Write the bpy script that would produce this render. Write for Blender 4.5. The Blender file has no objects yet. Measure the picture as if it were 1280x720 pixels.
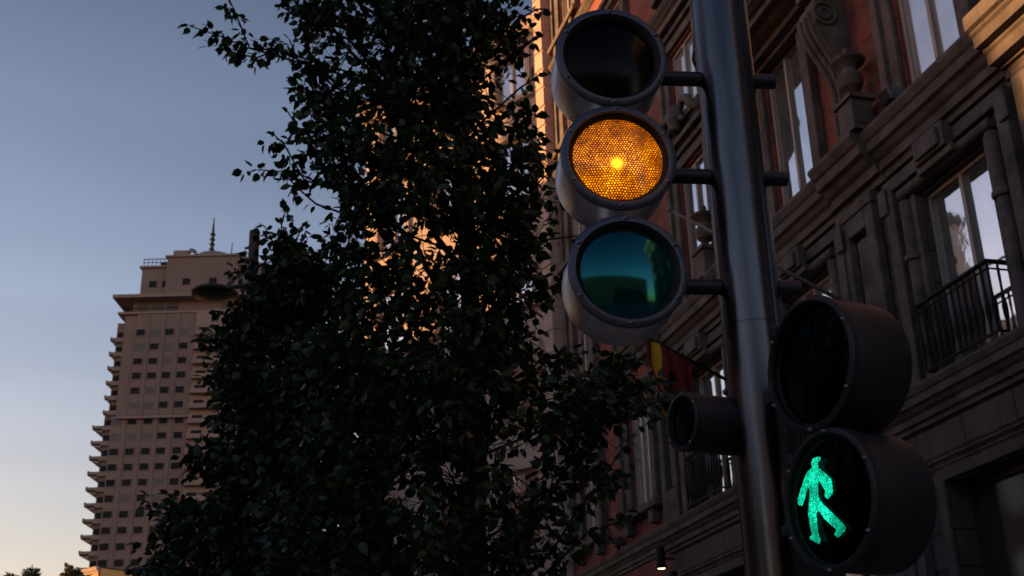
import bpy, bmesh, math, random
import numpy as np
from mathutils import Vector, Matrix
R = math.radians
random.seed(4)
SC = bpy.context.scene
C = SC.collection

# ------------------------------------------------------------------ camera
CR = np.array([[0.99965078, 0.02642567, 0.0],
               [0.0101289, -0.38316383, -0.92362486],
               [-0.02440741, 0.92330231, -0.38329769]])
EYE = Vector((0, 0, 1.6))
cam = bpy.data.cameras.new('camera')
cam_o = bpy.data.objects.new('camera', cam); C.objects.link(cam_o)
M4 = Matrix([list(CR[0]) + [0], list(CR[1]) + [0], list(CR[2]) + [1.6], [0, 0, 0, 1]])
cam_o.matrix_world = M4
cam.sensor_width = 36; cam.lens = 1550 / 1280 * 36
cam.clip_start = 0.05; cam.clip_end = 6000
cam.dof.use_dof = True; cam.dof.focus_distance = 3.1; cam.dof.aperture_fstop = 12.0
SC.camera = cam_o

def ray(px, py):
    d = CR @ np.array([px - 640.0, -(py - 360.0), -1550.0])
    return d
def at(px, py, Y):                      # point on the vertical plane y = Y
    d = ray(px, py); t = Y / d[1]
    return Vector((d[0] * t, Y, d[2] * t + 1.6))

# ------------------------------------------------------------------ sky, sun, exposure
SUN_YAW, SUN_EL = -76.0, 4.0            # yaw from +Y, negative = left
w = bpy.data.worlds.new('World'); SC.world = w; w.use_nodes = True
nt = w.node_tree; nt.nodes.clear()
sky = nt.nodes.new('ShaderNodeTexSky'); sky.sky_type = 'NISHITA'; sky.sun_disc = False
sky.sun_elevation = R(SUN_EL); sky.sun_rotation = R(SUN_YAW)
sky.air_density = 1.0; sky.dust_density = 0.6; sky.ozone_density = 2.0
bg = nt.nodes.new('ShaderNodeBackground'); bg.inputs[1].default_value = 0.15
wo = nt.nodes.new('ShaderNodeOutputWorld')
wtc = nt.nodes.new('ShaderNodeTexCoord'); wsp = nt.nodes.new('ShaderNodeSeparateXYZ'); wr = nt.nodes.new('ShaderNodeValToRGB')
nt.links.new(wtc.outputs['Generated'], wsp.inputs[0]); nt.links.new(wsp.outputs[2], wr.inputs[0])
we = wr.color_ramp.elements; we.remove(we[1])
for k, (p_, c_) in enumerate([(0.0, (1.6, 1.0, .82)), (.156, (1.74, 1.05, .84)), (.375, (1.48, 1.04, 1.00)), (.588, (.93, .69, .69)), (.66, (.74, .60, .66)), (.80, (.42, .38, .46)), (1.0, (.34, .32, .40))]):
    e_ = we[0] if k == 0 else we.new(p_); e_.position = p_; e_.color = (*[q / 2.5 for q in c_], 1)
tm = nt.nodes.new('ShaderNodeVectorMath'); tm.operation = 'MULTIPLY'; t2 = nt.nodes.new('ShaderNodeVectorMath'); t2.operation = 'SCALE'; 
wm = nt.nodes.new('ShaderNodeMapping'); wm.inputs['Scale'].default_value = (1.5, 1.5, 11); wm.inputs['Rotation'].default_value = (.12, .05, 0)
wn = nt.nodes.new('ShaderNodeTexNoise'); wn.inputs['Scale'].default_value = 1.6; wn.inputs['Detail'].default_value = 5; wn.inputs['Distortion'].default_value = .4
wmr = nt.nodes.new('ShaderNodeMapRange'); wmr.inputs[1].default_value = .35; wmr.inputs[2].default_value = .75; wmr.inputs[3].default_value = 2.5; wmr.inputs[4].default_value = 2.75
nt.links.new(wtc.outputs['Generated'], wm.inputs[0]); nt.links.new(wm.outputs[0], wn.inputs[0]); nt.links.new(wn.outputs[0], wmr.inputs[0]); nt.links.new(wmr.outputs[0], t2.inputs[3])
nt.links.new(sky.outputs[0], tm.inputs[0]); nt.links.new(wr.outputs[0], tm.inputs[1]); nt.links.new(tm.outputs[0], t2.inputs[0]); nt.links.new(t2.outputs[0], bg.inputs[0]); nt.links.new(bg.outputs[0], wo.inputs[0])
sd = bpy.data.lights.new('sun', 'SUN'); sd.energy = 5.0; sd.angle = R(0.5); sd.color = (1.0, 0.47, 0.16)
so = bpy.data.objects.new('sun', sd); C.objects.link(so)
sdir = Vector((math.sin(R(SUN_YAW)) * math.cos(R(SUN_EL)), math.cos(R(SUN_YAW)) * math.cos(R(SUN_EL)), math.sin(R(SUN_EL))))
so.rotation_euler = sdir.to_track_quat('Z', 'Y').to_euler()
SC.view_settings.view_transform = 'Standard'; SC.view_settings.look = 'None'
SC.view_settings.exposure = 1.08; SC.view_settings.gamma = 1.0; SC.view_settings.use_curve_mapping = False
SC.cycles.use_denoising = True
SC.cycles.max_bounces = 6; SC.cycles.glossy_bounces = 4; SC.cycles.diffuse_bounces = 3; SC.cycles.transmission_bounces = 3
SC.cycles.caustics_reflective = False; SC.cycles.caustics_refractive = False

# ------------------------------------------------------------------ materials
def mat(name, col, rough=0.8, metal=0.0, var=0.0, scale=3.0, bump=0.0, bscale=20.0, spec=0.5, aniso=0.0, stretch=None, grime=0.0):
    m = bpy.data.materials.new(name); m.use_nodes = True
    t = m.node_tree; b = t.nodes['Principled BSDF']
    b.inputs['Roughness'].default_value = rough; b.inputs['Metallic'].default_value = metal
    b.inputs['Specular IOR Level'].default_value = spec
    b.inputs['Base Color'].default_value = (*col, 1)
    if aniso: b.inputs['Anisotropic'].default_value = aniso
    tc = t.nodes.new('ShaderNodeTexCoord'); mp = t.nodes.new('ShaderNodeMapping')
    t.links.new(tc.outputs['Object'], mp.inputs[0])
    if stretch: mp.inputs['Scale'].default_value = stretch
    if var:
        n = t.nodes.new('ShaderNodeTexNoise'); n.inputs['Scale'].default_value = scale; n.inputs['Detail'].default_value = 6; n.inputs['Roughness'].default_value = 0.65
        t.links.new(mp.outputs[0], n.inputs[0])
        r = t.nodes.new('ShaderNodeValToRGB'); r.color_ramp.elements[0].position = 0.3; r.color_ramp.elements[1].position = 0.7
        lo = [max(0, c * (1 - var)) for c in col]; hi = [min(1, c * (1 + var)) for c in col]
        r.color_ramp.elements[0].color = (*lo, 1); r.color_ramp.elements[1].color = (*hi, 1)
        t.links.new(n.outputs[0], r.inputs[0]); t.links.new(r.outputs[0], b.inputs['Base Color'])
        m['ramp'] = 1
    if bump:
        n2 = t.nodes.new('ShaderNodeTexNoise'); n2.inputs['Scale'].default_value = bscale; n2.inputs['Detail'].default_value = 5
        t.links.new(mp.outputs[0], n2.inputs[0])
        bp = t.nodes.new('ShaderNodeBump'); bp.inputs['Strength'].default_value = bump; bp.inputs['Distance'].default_value = 0.02
        t.links.new(n2.outputs[0], bp.inputs['Height']); t.links.new(bp.outputs[0], b.inputs['Normal'])
    return m

def brick_mat(name, c1, c2, mortar):
    m = bpy.data.materials.new(name); m.use_nodes = True
    t = m.node_tree; b = t.nodes['Principled BSDF']; b.inputs['Roughness'].default_value = 0.9
    tc = t.nodes.new('ShaderNodeTexCoord'); sp = t.nodes.new('ShaderNodeSeparateXYZ'); cb = t.nodes.new('ShaderNodeCombineXYZ')
    t.links.new(tc.outputs['Object'], sp.inputs[0]); t.links.new(sp.outputs[0], cb.inputs[0]); t.links.new(sp.outputs[2], cb.inputs[1])
    br = t.nodes.new('ShaderNodeTexBrick'); br.inputs['Scale'].default_value = 1.0
    br.inputs['Brick Width'].default_value = 0.27; br.inputs['Row Height'].default_value = 0.085; br.inputs['Mortar Size'].default_value = 0.012
    br.inputs['Color1'].default_value = (*c1, 1); br.inputs['Color2'].default_value = (*c2, 1); br.inputs['Mortar'].default_value = (*mortar, 1)
    br.inputs['Bias'].default_value = -0.2
    t.links.new(cb.outputs[0], br.inputs[0])
    n = t.nodes.new('ShaderNodeTexNoise'); n.inputs['Scale'].default_value = 1.7; n.inputs['Detail'].default_value = 8; n.inputs['Roughness'].default_value = 0.7
    t.links.new(tc.outputs['Object'], n.inputs[0])
    mr = t.nodes.new('ShaderNodeMapRange'); mr.inputs[1].default_value = 0.3; mr.inputs[2].default_value = 0.7; mr.inputs[3].default_value = 0.55; mr.inputs[4].default_value = 1.35
    t.links.new(n.outputs[0], mr.inputs[0])
    mx = t.nodes.new('ShaderNodeVectorMath'); mx.operation = 'SCALE'
    t.links.new(br.outputs[0], mx.inputs[0]); t.links.new(mr.outputs[0], mx.inputs[3]); t.links.new(mx.outputs[0], b.inputs['Base Color'])
    bp = t.nodes.new('ShaderNodeBump'); bp.inputs['Strength'].default_value = 0.6; bp.inputs['Distance'].default_value = 0.01; bp.invert = True
    t.links.new(br.outputs[1], bp.inputs['Height']); t.links.new(bp.outputs[0], b.inputs['Normal'])
    return m

def emit_mat(name, col, strength):
    m = bpy.data.materials.new(name); m.use_nodes = True
    b = m.node_tree.nodes['Principled BSDF']; b.inputs['Base Color'].default_value = (*col, 1)
    b.inputs['Emission Color'].default_value = (*col, 1); b.inputs['Emission Strength'].default_value = strength
    return m

def dot_lens(name, col, base, dot, pitch, centre, fall, hot, body, red=0.0):
    """backlit lens: hexagonal prism dots over an even glow, brightest in front of the lamp"""
    m = bpy.data.materials.new(name); m.use_nodes = True
    t = m.node_tree; b = t.nodes['Principled BSDF']; N = t.nodes.new; L = t.links.new
    b.inputs['Base Color'].default_value = (*body, 1); b.inputs['Roughness'].default_value = 0.12
    tc = N('ShaderNodeTexCoord'); sp = N('ShaderNodeSeparateXYZ'); L(tc.outputs['Object'], sp.inputs[0])
    cb = N('ShaderNodeCombineXYZ'); L(sp.outputs[0], cb.inputs[0]); L(sp.outputs[2], cb.inputs[1])
    def vm(op, a, bb=None, sc=None):
        v = N('ShaderNodeVectorMath'); v.operation = op
        if isinstance(a, tuple): v.inputs[0].default_value = a
        else: L(a, v.inputs[0])
        if bb is not None:
            if isinstance(bb, tuple): v.inputs[1].default_value = bb
            else: L(bb, v.inputs[1])
        if sc is not None: v.inputs[3].default_value = sc
        return v.outputs[1] if op in ('LENGTH', 'DISTANCE') else v.outputs[0]
    def mt(op, a, bb=None, cc=None, clamp=False):
        v = N('ShaderNodeMath'); v.operation = op; v.use_clamp = clamp
        for i, q in enumerate((a, bb, cc)):
            if q is None: continue
            if isinstance(q, (int, float)): v.inputs[i].default_value = q
            else: L(q, v.inputs[i])
        return v.outputs[0]
    s3 = (pitch, pitch * 1.732, 1)
    wz = N('ShaderNodeTexNoise'); wz.inputs['Scale'].default_value = 30; L(tc.outputs['Object'], wz.inputs[0])
    wv = vm('SCALE', vm('SUBTRACT', wz.outputs[1], (.5, .5, .5)), sc=.010)
    q = vm('DIVIDE', vm('ADD', cb.outputs[0], wv), s3)
    ds = []
    for off in ((0, 0, 0), (.5, .5, 0)):
        f = vm('FRACTION', vm('ADD', q, off)); f = vm('SUBTRACT', f, (.5, .5, 0)); f = vm('MULTIPLY', f, (1, 1.732, 0))
        ds.append(vm('LENGTH', f))
    d = mt('MINIMUM', *ds)
    dots = mt('SUBTRACT', 1.0, mt('DIVIDE', mt('SUBTRACT', d, 0.08), 0.30), clamp=True)
    dots = mt('POWER', dots, 1.3)
    nz = N('ShaderNodeTexNoise'); nz.inputs['Scale'].default_value = 22; nz.inputs['Detail'].default_value = 4; L(tc.outputs['Object'], nz.inputs[0])
    ir = mt('MULTIPLY', mt('SUBTRACT', nz.outputs[0], 0.22, clamp=True), 2.6)
    wn = N('ShaderNodeTexNoise'); wn.inputs['Scale'].default_value = 160; L(tc.outputs['Object'], wn.inputs[0])
    ir = mt('MULTIPLY', ir, mt('MULTIPLY_ADD', wn.outputs[0], 3.2, -0.6))
    r = vm('DISTANCE', cb.outputs[0], (centre[0], centre[1], 0))
    g = mt('EXPONENT', mt('MULTIPLY', mt('MULTIPLY', r, r), -1.0 / (fall * fall)))
    h = mt('EXPONENT', mt('MULTIPLY', mt('MULTIPLY', r, r), -1.0 / (0.011 ** 2)))
    s = mt('ADD', mt('MULTIPLY', mt('MULTIPLY_ADD', dots, dot, base), mt('MULTIPLY', mt('MULTIPLY_ADD', g, 1.0, 0.35), ir)), mt('MULTIPLY', h, hot))
    ramp = N('ShaderNodeMix'); ramp.data_type = 'RGBA'
    L(mt('MULTIPLY', s, 0.35, clamp=True), ramp.inputs[0]); ramp.inputs[6].default_value = (*col[0], 1); ramp.inputs[7].default_value = (*col[1], 1)
    L(ramp.outputs[2], b.inputs['Emission Color']); L(s, b.inputs['Emission Strength'])
    return m

MT = {}
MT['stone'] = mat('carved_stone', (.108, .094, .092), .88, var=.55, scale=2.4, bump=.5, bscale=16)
def ashlar(name, col, w_=1.1, h_=.48):
    m = brick_mat(name, col, [c * .62 for c in col], [c * .2 for c in col]); b = [n for n in m.node_tree.nodes if n.type == 'TEX_BRICK'][0]
    b.inputs['Brick Width'].default_value = w_; b.inputs['Row Height'].default_value = h_; b.inputs['Mortar Size'].default_value = .014
    return m
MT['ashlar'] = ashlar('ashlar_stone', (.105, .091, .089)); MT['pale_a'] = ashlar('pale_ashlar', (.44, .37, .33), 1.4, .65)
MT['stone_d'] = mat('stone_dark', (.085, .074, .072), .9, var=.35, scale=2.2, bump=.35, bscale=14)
MT['pale'] = mat('pale_stone', (.46, .38, .33), .85, var=.2, scale=1.2, bump=.2, bscale=12)
MT['brick'] = brick_mat('red_brick', (.28, .058, .042), (.13, .03, .028), (.19, .12, .10))
MT['frame'] = mat('painted_window_frame', (.38, .33, .32), .5, var=.1)
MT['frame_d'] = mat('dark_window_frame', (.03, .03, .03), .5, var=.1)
MT['iron'] = mat('black_iron', (.008, .008, .009), .6, metal=0, var=.2, scale=9, spec=.2)
MT['slate'] = mat('roof_slate', (.06, .06, .065), .8, var=.3)
MT['tower'] = mat('tower_stone', (.27, .205, .20), .9, var=.12, scale=.12)
MT['tower_l'] = mat('tower_trim', (.34, .262, .25), .9, var=.1, scale=.2)
MT['tower_w'] = mat('tower_window', (.018, .02, .026), .6, var=.3, scale=.3, spec=.15)
MT['tower_b'] = mat('tower_blind', (.13, .13, .15), .6, var=.15, scale=.3)
MT['asphalt'] = mat('asphalt', (.05, .05, .052), .9, var=.25, scale=2, bump=.4, bscale=80)
MT['paving'] = mat('paving_slabs', (.22, .2, .18), .9, var=.2, scale=1.5, bump=.2)
MT['steel'] = mat('brushed_steel', (.84, .83, .83), .36, metal=1.0, var=.16, scale=5, stretch=(1, 1, 14), bump=.03, bscale=30)
MT['polesteel'] = mat('pole_steel', (.125, .13, .145), .24, metal=1.0, var=.2, scale=6, stretch=(8, 8, .5), bump=.03, bscale=30)
MT['bezel'] = mat('anodised_bezel', (.13, .14, .18), .40, metal=.6, var=.12, scale=12)
MT['rod'] = mat('painted_rod', (.05, .052, .07), .45, metal=.4, var=.15, scale=9)
MT['ped'] = mat('grey_paint_housing', (.045, .041, .048), .5, metal=.25, var=.15, scale=9, bump=.05, bscale=60)
MT['black'] = mat('matt_black', (.006, .006, .007), .6, var=.2)
MT['bolt'] = mat('bolt_steel', (.35, .35, .38), .3, metal=1.0, var=.1, scale=40)
MT['dark_lens'] = mat('dark_red_lens', (.006, .002, .003), .14, var=.2, spec=.14, scale=20)
MT['black_lens'] = mat('black_lens', (.002, .002, .003), .12, var=.2, spec=.09, scale=20)
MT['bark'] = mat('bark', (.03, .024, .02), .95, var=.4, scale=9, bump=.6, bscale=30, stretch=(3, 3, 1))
MT['lamp_paint'] = mat('lamp_post_paint', (.03, .03, .035), .5, metal=.3, var=.15)
MT['red_cloth'] = mat('red_cloth', (.14, .009, .011), .85, var=.2, scale=4)
MT['yellow_cloth'] = mat('yellow_cloth', (.6, .36, .02), .85, var=.1, scale=4)
MT['white_paint'] = mat('pole_paint', (.26, .25, .26), .4, var=.1)

def glass_mat(name, tint, rough, metal, bump=.15):
    m = mat(name, tint, rough, metal=metal, var=.12, scale=1.2, bump=bump, bscale=.9, spec=.8)
    return m
MT['glass'] = glass_mat('window_glass', (.74, .78, .80), .03, .9)
MT['glass_b'] = glass_mat('window_glass_blinds', (.75, .78, .8), .08, .7)
MT['glass_d'] = glass_mat('shop_glass', (.05, .055, .055), .08, .4)
g = mat('teal_lens', (.002, .125, .14), .09, metal=.9, var=.05, scale=30, spec=.3)
g.node_tree.nodes['Principled BSDF'].inputs['Coat Weight'].default_value = .3; g.node_tree.nodes['Principled BSDF'].inputs['Coat Roughness'].default_value = .06
MT['teal'] = g
MT['amber'] = dot_lens('lit_amber_lens', ((1.0, .19, .0), (1.0, .50, .008)), .10, 1.45, .0072, (-.006, -.022), .10, 3.0, (.4, .09, .01))
MT['green_man'] = dot_lens('lit_green_figure', ((.0, .55, .30), (.02, .95, .58)), .42, .90, .0060, (-.03, .01), .09, .0, (.01, .2, .12))
MT['lamp_glow'] = emit_mat('lamp_glow', (1.0, .72, .45), 6.0)

# leaves: dark green, clumps of tone, a few yellow ones
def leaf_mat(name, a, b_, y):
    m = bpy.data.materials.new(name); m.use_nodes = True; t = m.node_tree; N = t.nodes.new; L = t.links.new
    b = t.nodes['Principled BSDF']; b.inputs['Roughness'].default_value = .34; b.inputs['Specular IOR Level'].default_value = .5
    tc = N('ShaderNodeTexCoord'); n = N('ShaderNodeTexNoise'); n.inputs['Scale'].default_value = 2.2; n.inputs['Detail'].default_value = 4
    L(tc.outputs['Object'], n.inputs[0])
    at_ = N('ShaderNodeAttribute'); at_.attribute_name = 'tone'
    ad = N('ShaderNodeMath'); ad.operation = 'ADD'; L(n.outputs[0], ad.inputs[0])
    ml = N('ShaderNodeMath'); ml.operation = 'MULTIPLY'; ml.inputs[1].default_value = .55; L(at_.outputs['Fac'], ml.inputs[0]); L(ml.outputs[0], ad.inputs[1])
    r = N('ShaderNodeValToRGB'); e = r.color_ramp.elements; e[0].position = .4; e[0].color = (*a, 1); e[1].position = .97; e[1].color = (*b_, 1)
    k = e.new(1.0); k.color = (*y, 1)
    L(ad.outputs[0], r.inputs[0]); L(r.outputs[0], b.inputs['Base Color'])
    tr = N('ShaderNodeBsdfTranslucent'); L(r.outputs[0], tr.inputs[0]); mx = N('ShaderNodeMixShader'); mx.inputs[0].default_value = .25
    out = t.nodes['Material Output']; L(b.outputs[0], mx.inputs[1]); L(tr.outputs[0], mx.inputs[2]); L(mx.outputs[0], out.inputs[0])
    return m
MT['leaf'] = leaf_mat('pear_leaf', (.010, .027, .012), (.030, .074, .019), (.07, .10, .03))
MT['leaf_far'] = leaf_mat('far_leaf', (.03, .04, .02), (.06, .07, .03), (.12, .1, .04))

# ------------------------------------------------------------------ helpers
def prop(o, label=None, cat=None, group=None, kind=None):
    if label: o['label'] = label
    if cat: o['category'] = cat
    if group: o['group'] = group
    if kind: o['kind'] = kind
    return o
def empty(name, loc=(0, 0, 0), rz=0, **k):
    o = bpy.data.objects.new(name, None); C.objects.link(o); o.location = loc; o.rotation_euler = (0, 0, rz); o.empty_display_size = .2
    return prop(o, **k)
def obj(name, bm, m, parent=None, smooth=False, bevel=0, **k):
    bmesh.ops.recalc_face_normals(bm, faces=bm.faces[:])
    me = bpy.data.meshes.new(name); bm.to_mesh(me); bm.free()
    if smooth:
        for p in me.polygons: p.use_smooth = True
    for q in (m if isinstance(m, (list, tuple)) else [m]): me.materials.append(q)
    o = bpy.data.objects.new(name, me); C.objects.link(o)
    if parent: o.parent = parent
    if bevel:
        md = o.modifiers.new('bevel', 'BEVEL'); md.width = bevel; md.segments = 2; md.limit_method = 'ANGLE'; md.angle_limit = R(35)
    return prop(o, **k)
def autos(o, ang=35):
    me = o.data
    me.set_sharp_from_angle(angle=R(ang))
    return o
def box(bm, x0, x1, y0, y1, z0, z1, mi=0):
    v = [bm.verts.new(p) for p in ((x0, y0, z0), (x1, y0, z0), (x1, y1, z0), (x0, y1, z0), (x0, y0, z1), (x1, y0, z1), (x1, y1, z1), (x0, y1, z1))]
    for f in ((0, 3, 2, 1), (4, 5, 6, 7), (0, 1, 5, 4), (1, 2, 6, 5), (2, 3, 7, 6), (3, 0, 4, 7)):
        fc = bm.faces.new([v[i] for i in f]); fc.material_index = mi
def BX(*a):
    bm = bmesh.new(); box(bm, *a); return bm
def prism(bm, prof, s0, s1, axis='x', mi=0):
    """profile points (a, b) extruded; axis x: (y, z) profile along x"""
    A = []; B = []
    for a, b in prof:
        if axis == 'x': A.append(bm.verts.new((s0, a, b))); B.append(bm.verts.new((s1, a, b)))
        elif axis == 'y': A.append(bm.verts.new((a, s0, b))); B.append(bm.verts.new((a, s1, b)))
        else: A.append(bm.verts.new((a, b, s0))); B.append(bm.verts.new((a, b, s1)))
    n = len(prof)
    for i in range(n):
        f = bm.faces.new((A[i], A[(i + 1) % n], B[(i + 1) % n], B[i])); f.material_index = mi
    f = bm.faces.new(A); f.material_index = mi; f = bm.faces.new(B[::-1]); f.material_index = mi
def lathe(bm, prof, seg=64, axis='y', closed=False, loc=(0, 0, 0)):
    """prof: (r, t) points turned round an axis; r = 0 allowed at the ends"""
    rows = []
    for r, t in prof:
        if r < 1e-6:
            p = (0, t, 0) if axis == 'y' else (0, 0, t)
            rows.append([bm.verts.new(Vector(p) + Vector(loc))])
        else:
            row = []
            for i in range(seg):
                a = 2 * math.pi * i / seg
                p = (r * math.cos(a), t, r * math.sin(a)) if axis == 'y' else (r * math.cos(a), r * math.sin(a), t)
                row.append(bm.verts.new(Vector(p) + Vector(loc)))
            rows.append(row)
    pairs = list(zip(rows, rows[1:])) + ([(rows[-1], rows[0])] if closed else [])
    for a, b in pairs:
        for i in range(seg):
            j = (i + 1) % seg
            if len(a) == 1 and len(b) == 1: continue
            if len(a) == 1: bm.faces.new((a[0], b[i], b[j]))
            elif len(b) == 1: bm.faces.new((a[i], a[j], b[0]))
            else: bm.faces.new((a[i], a[j], b[j], b[i]))
def tube(bm, pts, rad, seg=8, cap=True):
    pts = [Vector(p) for p in pts]; rads = rad if isinstance(rad, (list, tuple)) else [rad] * len(pts)
    rings = []; prev = None
    for i, p in enumerate(pts):
        d = (pts[min(i + 1, len(pts) - 1)] - pts[max(i - 1, 0)]).normalized()
        u = d.orthogonal().normalized() if prev is None else (prev - d * prev.dot(d)).normalized()
        prev = u; v = d.cross(u)
        rings.append([bm.verts.new(p + (u * math.cos(2 * math.pi * k / seg) + v * math.sin(2 * math.pi * k / seg)) * rads[i]) for k in range(seg)])
    for a, b in zip(rings, rings[1:]):
        for i in range(seg):
            j = (i + 1) % seg; bm.faces.new((a[i], a[j], b[j], b[i]))
    if cap: bm.faces.new(rings[0][::-1]); bm.faces.new(rings[-1])
def wall_bm(s0, s1, z0, z1, ops, depth=.35, back=.6, side=True):
    """a wall sheet at y = 0 (outward is +y) with openings (a, b, c, d) cut through and their reveals"""
    bm = bmesh.new()
    S = sorted({s0, s1, *[q for o in ops for q in o[:2] if s0 < q < s1]}); Z = sorted({z0, z1, *[q for o in ops for q in o[2:4] if z0 < q < z1]})
    def q(p): return [bm.verts.new(x) for x in p]
    for a, b in zip(S, S[1:]):
        for c, d in zip(Z, Z[1:]):
            ms, mz = (a + b) / 2, (c + d) / 2
            if any(o[0] < ms < o[1] and o[2] < mz < o[3] for o in ops): continue
            bm.faces.new(q(((a, 0, c), (b, 0, c), (b, 0, d), (a, 0, d))))
    for a, b, c, d in ops:
        e = -depth
        bm.faces.new(q(((a, 0, c), (a, 0, d), (a, e, d), (a, e, c)))); bm.faces.new(q(((b, 0, c), (b, e, c), (b, e, d), (b, 0, d))))
        bm.faces.new(q(((a, 0, d), (b, 0, d), (b, e, d), (a, e, d)))); bm.faces.new(q(((a, 0, c), (a, e, c), (b, e, c), (b, 0, c))))
    if side:
        bm.faces.new(q(((s0, 0, z0), (s0, 0, z1), (s0, -back, z1), (s0, -back, z0)))); bm.faces.new(q(((s1, 0, z0), (s1, -back, z0), (s1, -back, z1), (s1, 0, z1))))
    bmesh.ops.remove_doubles(bm, verts=bm.verts[:], dist=1e-4)
    return bm
def u_frame(bm, sc, wo_, wi, z0, zo, zi, y0, y1):
    """inverted-U architrave with mitred look"""
    P = [(sc - wo_, z0), (sc - wo_, zo), (sc + wo_, zo), (sc + wo_, z0), (sc + wi, z0), (sc + wi, zi), (sc - wi, zi), (sc - wi, z0)]
    A = [bm.verts.new((x, y0, z)) for x, z in P]; B = [bm.verts.new((x, y1, z)) for x, z in P]
    for i in range(8): bm.faces.new((A[i], A[(i + 1) % 8], B[(i + 1) % 8], B[i]))
    for q in ((0, 1, 6, 7), (1, 2, 5, 6), (2, 3, 4, 5)):
        bm.faces.new([B[i] for i in q]); bm.faces.new([A[i] for i in q][::-1])
def window(parent, sc, hw, z0, z1, y=-.3, lights=2, fm=None, pm=None, sill=None, transom=None, fw=.06, name='window'):
    fm = fm or MT['frame']; pm = pm or MT['glass']
    bm = bmesh.new()
    box(bm, sc - hw, sc - hw + fw, y - .04, y + .04, z0, z1); box(bm, sc + hw - fw, sc + hw, y - .04, y + .04, z0, z1)
    box(bm, sc - hw + fw, sc + hw - fw, y - .04, y + .04, z1 - fw, z1); box(bm, sc - hw + fw, sc + hw - fw, y - .04, y + .04, z0, z0 + fw)
    for k in range(1, lights):
        x = sc - hw + 2 * hw * k / lights; box(bm, x - .035, x + .035, y - .03, y + .06, z0 + fw, z1 - fw)
    if transom: box(bm, sc - hw + fw, sc + hw - fw, y - .025, y + .05, transom - .03, transom + .03)
    f = obj(name, bm, fm, parent)
    k = random.uniform(-.012, .012)
    bm = bmesh.new(); a, b, c, d = sc - hw + fw * .5, sc + hw - fw * .5, z0 + fw * .5, z1 - fw * .5
    ys = [y + random.uniform(-.008, .008) for _ in range(4)]
    v = [bm.verts.new(p) for p in ((a, ys[0], c), (b, ys[1], c), (b, ys[2], d), (a, ys[3], d))]
    v2 = [bm.verts.new(p.co + Vector((0, -.012, 0))) for p in v]
    bm.faces.new(v); bm.faces.new(v2[::-1])
    for i in range(4): bm.faces.new((v[i], v[(i + 1) % 4], v2[(i + 1) % 4], v2[i]))
    obj('pane', bm, pm, f)
    if sill:
        obj('sill', BX(sc - hw - sill, sc + hw + sill, 0.003, .22, z0 - .16, z0 - .002), MT['stone'], f, bevel=.02)
    return f
def cornice_prof(z0, z1, proj, y0=0.0):
    h = z1 - z0
    return [(y0, z0), (y0 + proj * .16, z0), (y0 + proj * .18, z0 + h * .14), (y0 + proj * .34, z0 + h * .16), (y0 + proj * .36, z0 + h * .34), (y0 + proj * .5, z0 + h * .40),
            (y0 + proj * .62, z0 + h * .50), (y0 + proj * .78, z0 + h * .54), (y0 + proj * .80, z0 + h * .74), (y0 + proj * .88, z0 + h * .78), (y0 + proj, z0 + h * .92), (y0 + proj, z1), (y0, z1)]

# ------------------------------------------------------------------ ground, road, pavements
bm = bmesh.new(); v = [bm.verts.new(p) for p in ((-3000, -1500, -.15), (3000, -1500, -.15), (3000, 4500, -.15), (-3000, 4500, -.15))]; bm.faces.new(v)
prop(obj('ground', bm, MT['asphalt']), kind='structure')
bm = bmesh.new(); v = [bm.verts.new(p) for p in ((-19, -60, -.146), (-1.5, -60, -.146), (-14, 120, -.146), (-50, 120, -.146))]; bm.faces.new(v)
prop(obj('road', bm, MT['asphalt']), kind='structure')
bm = bmesh.new()
prism(bm, [(-1.2, -60), (40, -60), (30, 120), (-13, 120)], -.15, 0, axis='z')
prop(obj('pavement', bm, MT['paving'], bevel=.02), kind='structure')
bm = bmesh.new()
prism(bm, [(-60, -60), (-19.4, -60), (-50.4, 120), (-90, 120)], -.15, 0, axis='z')
prop(obj('pavement', bm, MT['paving'], bevel=.02), kind='structure')

# ------------------------------------------------------------------ main building: x = distance along the street, +y = out to the street
HD = Vector((-.26939, .96303, 0)); NN = Vector((.96303, .26939, 0))
RZ = math.atan2(HD.y, HD.x)
LOC = NN * 10
def fp(s, o, z): return HD * s + NN * (10 - o) + Vector((0, 0, z))
B = empty('stone_and_brick_building', LOC, RZ, label='ornate stone and red brick building with heavy cornices behind the steel pole', cat='building')
ST = (13.0, 17.2, 21.35)                              # three stone bays
BR = (25.35, 28.95)                                   # two brick bays
lows = [(sc - .8, sc + .8, 6.78, 9.5) for sc in ST]
shops = [(sc - 1.25, sc + 1.25, .25, 5.42) for sc in ST]
# stone front, ground and first floor
obj('stone_front', wall_bm(8.0, 24.0, 0, 10.6, lows + shops + [(8.8, 11.0, .25, 5.4), (9.2, 10.6, 6.78, 9.5)]), MT['ashlar'], B)
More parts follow.
